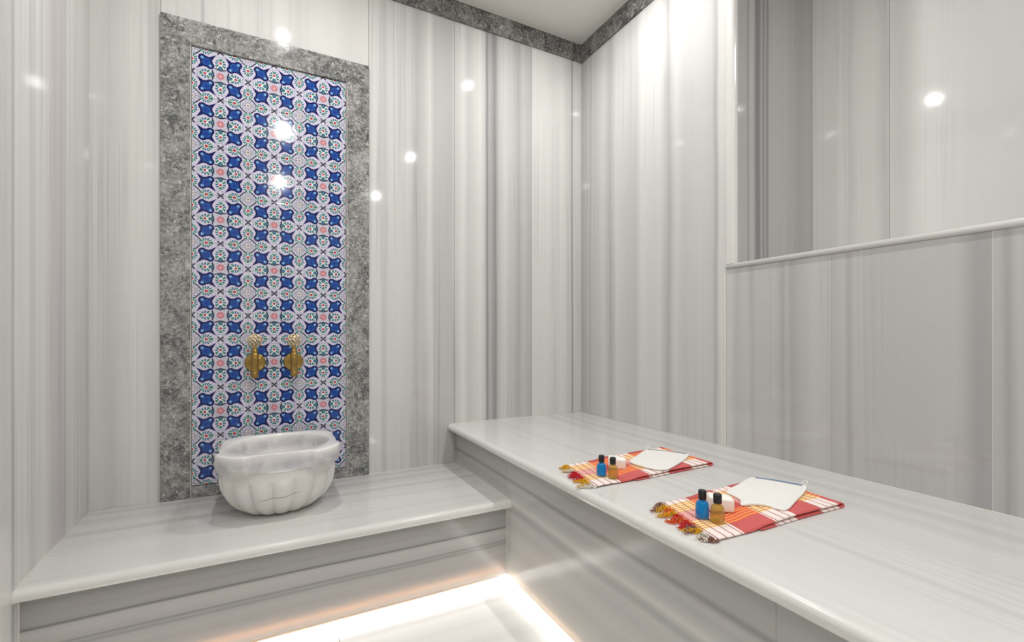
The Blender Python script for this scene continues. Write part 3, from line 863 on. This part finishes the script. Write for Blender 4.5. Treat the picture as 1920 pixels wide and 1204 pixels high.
def liquid_mat(name, rgb, f):
    m, nt, b = new_mat(name)
    tr = nt.nodes.new('ShaderNodeBsdfTranslucent'); tr.inputs[0].default_value = lin(rgb)
    tp_ = nt.nodes.new('ShaderNodeBsdfTransparent'); tp_.inputs[0].default_value = lin(rgb)
    b.inputs['Base Color'].default_value = lin(rgb); b.inputs['Roughness'].default_value = 0.1
    m1 = nt.nodes.new('ShaderNodeMixShader'); m1.inputs[0].default_value = 0.5
    nt.links.new(b.outputs[0], m1.inputs[1]); nt.links.new(tr.outputs[0], m1.inputs[2])
    m2 = nt.nodes.new('ShaderNodeMixShader'); m2.inputs[0].default_value = f
    nt.links.new(m1.outputs[0], m2.inputs[1]); nt.links.new(tp_.outputs[0], m2.inputs[2])
    nt.links.new(m2.outputs[0], nt.nodes['Material Output'].inputs[0])
    return m
M_blue = liquid_mat('blue_shampoo', (40, 190, 250), 0.4)
M_amber = liquid_mat('amber_shower_gel', (236, 218, 140), 0.72)

outer = [(0, 0), (.0135, 0), (.0160, .0012), (.0170, .004), (.0172, .012), (.0170, .024), (.0163, .032), (.0145, .0385), (.0110, .0428), (.0082, .0445), (.0074, .046), (.0074, .0475), (0, .0475)]
bottle_me = bm_mesh('bottle_wall', lathe(outer, 40), True)
liq = [(0, .0012), (.0125, .0012), (.0148, .0022), (.0158, .0045), (.0160, .012), (.0158, .024), (.0151, .0315), (.0134, .0378), (.0104, .041), (0, .0412)]
liquid_me = bm_mesh('liquid', lathe(liq, 40), True)
cap_me = bm_mesh('bottle_cap', lathe([(0, .0455), (.0092, .0455), (.0096, .0462), (.0098, .060), (.0096, .0665), (.0088, .0677), (0, .068)], 32), True)
for p in cap_me.polygons: p.use_smooth = abs(p.normal.z) < 0.5
def bottle(loc, liquid, label, scale=1.0):
    root = empty('toiletry_bottle', loc, label, 'bottle', 'small toiletry bottles on the towels')
    root.scale = (scale,) * 3
    link('bottle_wall', bottle_me.copy(), M_clear, root, (0, 0, 0))
    me = liquid_me.copy(); link('liquid', me, liquid, root, (0, 0, 0))
    link('bottle_cap', cap_me.copy() if False else cap_me, M_cap, root, (0, 0, 0))
ZL = B2 + 0.0066
bottle((0.9455, 1.190, ZL), M_blue, 'blue bottle with black cap on the farther towel', 0.97)
bottle((0.9605, 1.152, ZL), M_amber, 'amber bottle with black cap on the farther towel', 0.97)
bottle((0.950, 0.800, ZL), M_blue, 'blue bottle with black cap on the nearer towel')
bottle((0.960, 0.764, ZL), M_amber, 'amber bottle with black cap on the nearer towel')

def soap_material():
    m, nt, b = new_mat('white_soap')
    _, vec = obj_pos(); n = noise(vec, 30.0, 2.0)
    nt.links.new(mixc((236, 232, 222), (248, 246, 240), n), b.inputs['Base Color'])
    b.inputs['Roughness'].default_value = 0.45
    b.inputs['Subsurface Weight'].default_value = 0.25; b.inputs['Subsurface Scale'].default_value = 0.01
    return m
M_soap = soap_material()
def soap(loc, size, rz, label):
    bm = box_bm(-size[0] / 2, size[0] / 2, -size[1] / 2, size[1] / 2, 0, size[2], 0.006, 4)
    for v in bm.verts:
        v.co.z *= 1 - 0.06 * math.sin(v.co.x * 60)
    o = link('soap_bar', bm_mesh('soap_bar', bm, True), M_soap, None, loc)
    o.rotation_euler = (0, 0, rz)
    tag(o, label, 'soap', 'white soap bars on the towels')
soap((1.045, 1.232, B2 + 0.0082), (0.058, 0.044, 0.036), math.radians(-38), 'white soap bar beside the bottles on the farther towel')
soap((1.030, 0.812, B2 + 0.0082), (0.060, 0.046, 0.036), math.radians(-38), 'white soap bar beside the bottles on the nearer towel')

# ------------------------------------------------------------------ white bath mitts
M_mitt = plain('white_mitt_cloth', (228, 226, 222), 0.95, nscale=500, namp=0.03, bump=0.3, spec=0.15)
M_stitch_blue = plain('blue_stitching', (106, 138, 178), 0.9)
M_stitch_grey = plain('grey_stitching', (150, 150, 150), 0.9)
def mitt(outline, cuff, label, zb, seed, stitch, loop_at):
    cen = Vector((sum(p[0] for p in outline) / len(outline), sum(p[1] for p in outline) / len(outline), 0))
    root = empty('bath_mitt', (cen.x, cen.y, zb), label, 'mitt', 'white bath mitts on the towels')
    n = len(outline); ring = []
    for i in range(n):
        p0, p1, p2, p3 = [Vector((outline[(i + k) % n][0], outline[(i + k) % n][1], 0)) - cen for k in (-1, 0, 1, 2)]
        for q in range(8):
            t = q / 8
            m0, m1 = (p2 - p0) * 0.34, (p3 - p1) * 0.34
            ring.append(p1 * (2 * t ** 3 - 3 * t * t + 1) + m0 * (t ** 3 - 2 * t * t + t) + p2 * (3 * t * t - 2 * t ** 3) + m1 * (t ** 3 - t * t))
    bm = bmesh.new()
    def wave(p): return 0.0011 * math.sin(p.x * 42 + seed) * math.cos(p.y * 36 + seed * 2) + 0.0011
    rings = []
    for sc, z in ((0.0, 0.0003), (0.6, 0.0003), (0.985, 0.0006), (1.0, 0.0022), (0.992, 0.0042), (0.955, 0.0056), (0.93, 0.0048), (0.90, 0.0060), (0.75, 0.0070), (0.55, 0.0074), (0.3, 0.0078), (0.0, 0.0078)):
        if sc == 0.0:
            rings.append([bm.verts.new((0, 0, z + (wave(Vector((0, 0, 0))) if z > 0.002 else 0)))])
        else:
            rings.append([bm.verts.new((p.x * sc, p.y * sc, z + (wave(p * sc) if z > 0.001 else 0))) for p in ring])
    m_ = len(ring)
    for a, b_ in zip(rings[:-1], rings[1:]):
        for i in range(m_):
            j = (i + 1) % m_
            if len(a) == 1: bm.faces.new((a[0], b_[j], b_[i]))
            elif len(b_) == 1: bm.faces.new((a[i], a[j], b_[0]))
            else: bm.faces.new((a[i], a[j], b_[j], b_[i]))
    link('mitt_cloth', bm_mesh('mitt_cloth', bm, True), M_mitt, root, (0, 0, 0))
    # stitched cuff: parallel thread lines near the opening
    c0 = Vector((cuff[0][0], cuff[0][1], 0)) - cen; c1 = Vector((cuff[1][0], cuff[1][1], 0)) - cen
    inw = Vector((-(c1 - c0).y, (c1 - c0).x, 0)).normalized()
    if inw.dot(c0 + c1) > 0: inw = -inw
    for k in range(3):
        bm2 = bmesh.new(); pts = []
        for q in range(33):
            t = 0.04 + 0.92 * q / 32
            p = c0.lerp(c1, t) + inw * (0.008 + 0.0065 * k) + inw * (0.0012 * math.sin(q * 1.9))
            pts.append((p.x, p.y, 0.0066 + wave(p)))
        tube_into(bm2, pts, 0.0008, 4)
        o = link('stitching', bm_mesh('stitching', bm2, True), stitch[k % len(stitch)], root, (0, 0, 0))
    # hanging loop
    lp = Vector((loop_at[0], loop_at[1], 0)) - cen
    out = lp.normalized(); sd = Vector((-out.y, out.x, 0)); bm3 = bmesh.new()
    tube_into(bm3, [(lp.x + out.x * a + sd.x * b_, lp.y + out.y * a + sd.y * b_, 0.004 + h) for a, b_, h in
                    ((-.004, -.004, .001), (.004, -.006, .005), (.012, -.005, .009), (.016, 0, .011), (.012, .005, .009), (.004, .006, .005), (-.004, .004, .001))], 0.0016, 6)
    link('hanging_loop', bm_mesh('hanging_loop', bm3, True), M_mitt, root, (0, 0, 0))
Z_M = B2 + 0.0128
mitt([(1.119, 1.253), (1.208, 1.304), (1.305, 1.354), (1.349, 1.302), (1.381, 1.226), (1.33, 1.189), (1.25, 1.149), (1.166, 1.118), (1.13, 1.128), (1.114, 1.164), (1.108, 1.211)],
     ((1.300, 1.352), (1.383, 1.228)), 'white cloth bath mitt with grey stitched cuff on the farther towel', Z_M, 1.0, [M_stitch_grey, M_stitch_grey], (1.306, 1.356))
mitt([(1.143, 0.882), (1.228, 0.906), (1.322, 0.932), (1.353, 0.922), (1.37, 0.865), (1.393, 0.804), (1.316, 0.768), (1.227, 0.738), (1.175, 0.72), (1.149, 0.719), (1.142, 0.736), (1.14, 0.76), (1.118, 0.779), (1.085, 0.792), (1.119, 0.82), (1.132, 0.852)],
     ((1.338, 0.930), (1.392, 0.808)), 'white cloth bath mitt with blue stitched cuff on the nearer towel', Z_M, 2.3, [M_stitch_blue, M_stitch_blue, M_stitch_grey], (1.392, 0.812))

# ------------------------------------------------------------------ downlights in the ceiling
M_lens, nt_, b_ = new_mat('lit_lamp_lens')
b_.inputs['Emission Color'].default_value = (1, 0.97, 0.93, 1); b_.inputs['Emission Strength'].default_value = 30
ring_me = bm_mesh('lamp_ring', lathe([(.025, -.001), (.046, -.001), (.048, -.003), (.044, -.006), (.030, -.007), (.026, -.004), (.025, -.001)], 40), True)
lens_me = bm_mesh('lamp_lens', lathe([(0, -.003), (.025, -.003), (.025, -.001), (0, -.001)], 32))
for i, (lx_, ly_) in enumerate(LAMPS):
    where = ['over the low bench by the basin', 'over the corner by the high bench', 'on the left side above the viewer', 'on the right side above the viewer', 'on the left side by the door', 'on the right side by the door'][i]
    root = empty('ceiling_downlight', (lx_, ly_, CEIL), 'small round recessed downlight ' + where, 'downlight', 'recessed ceiling downlights')
    link('lamp_ring', ring_me, M_chrome, root, (0, 0, 0))
    link('lamp_lens', lens_me, M_lens, root, (0, 0, 0))
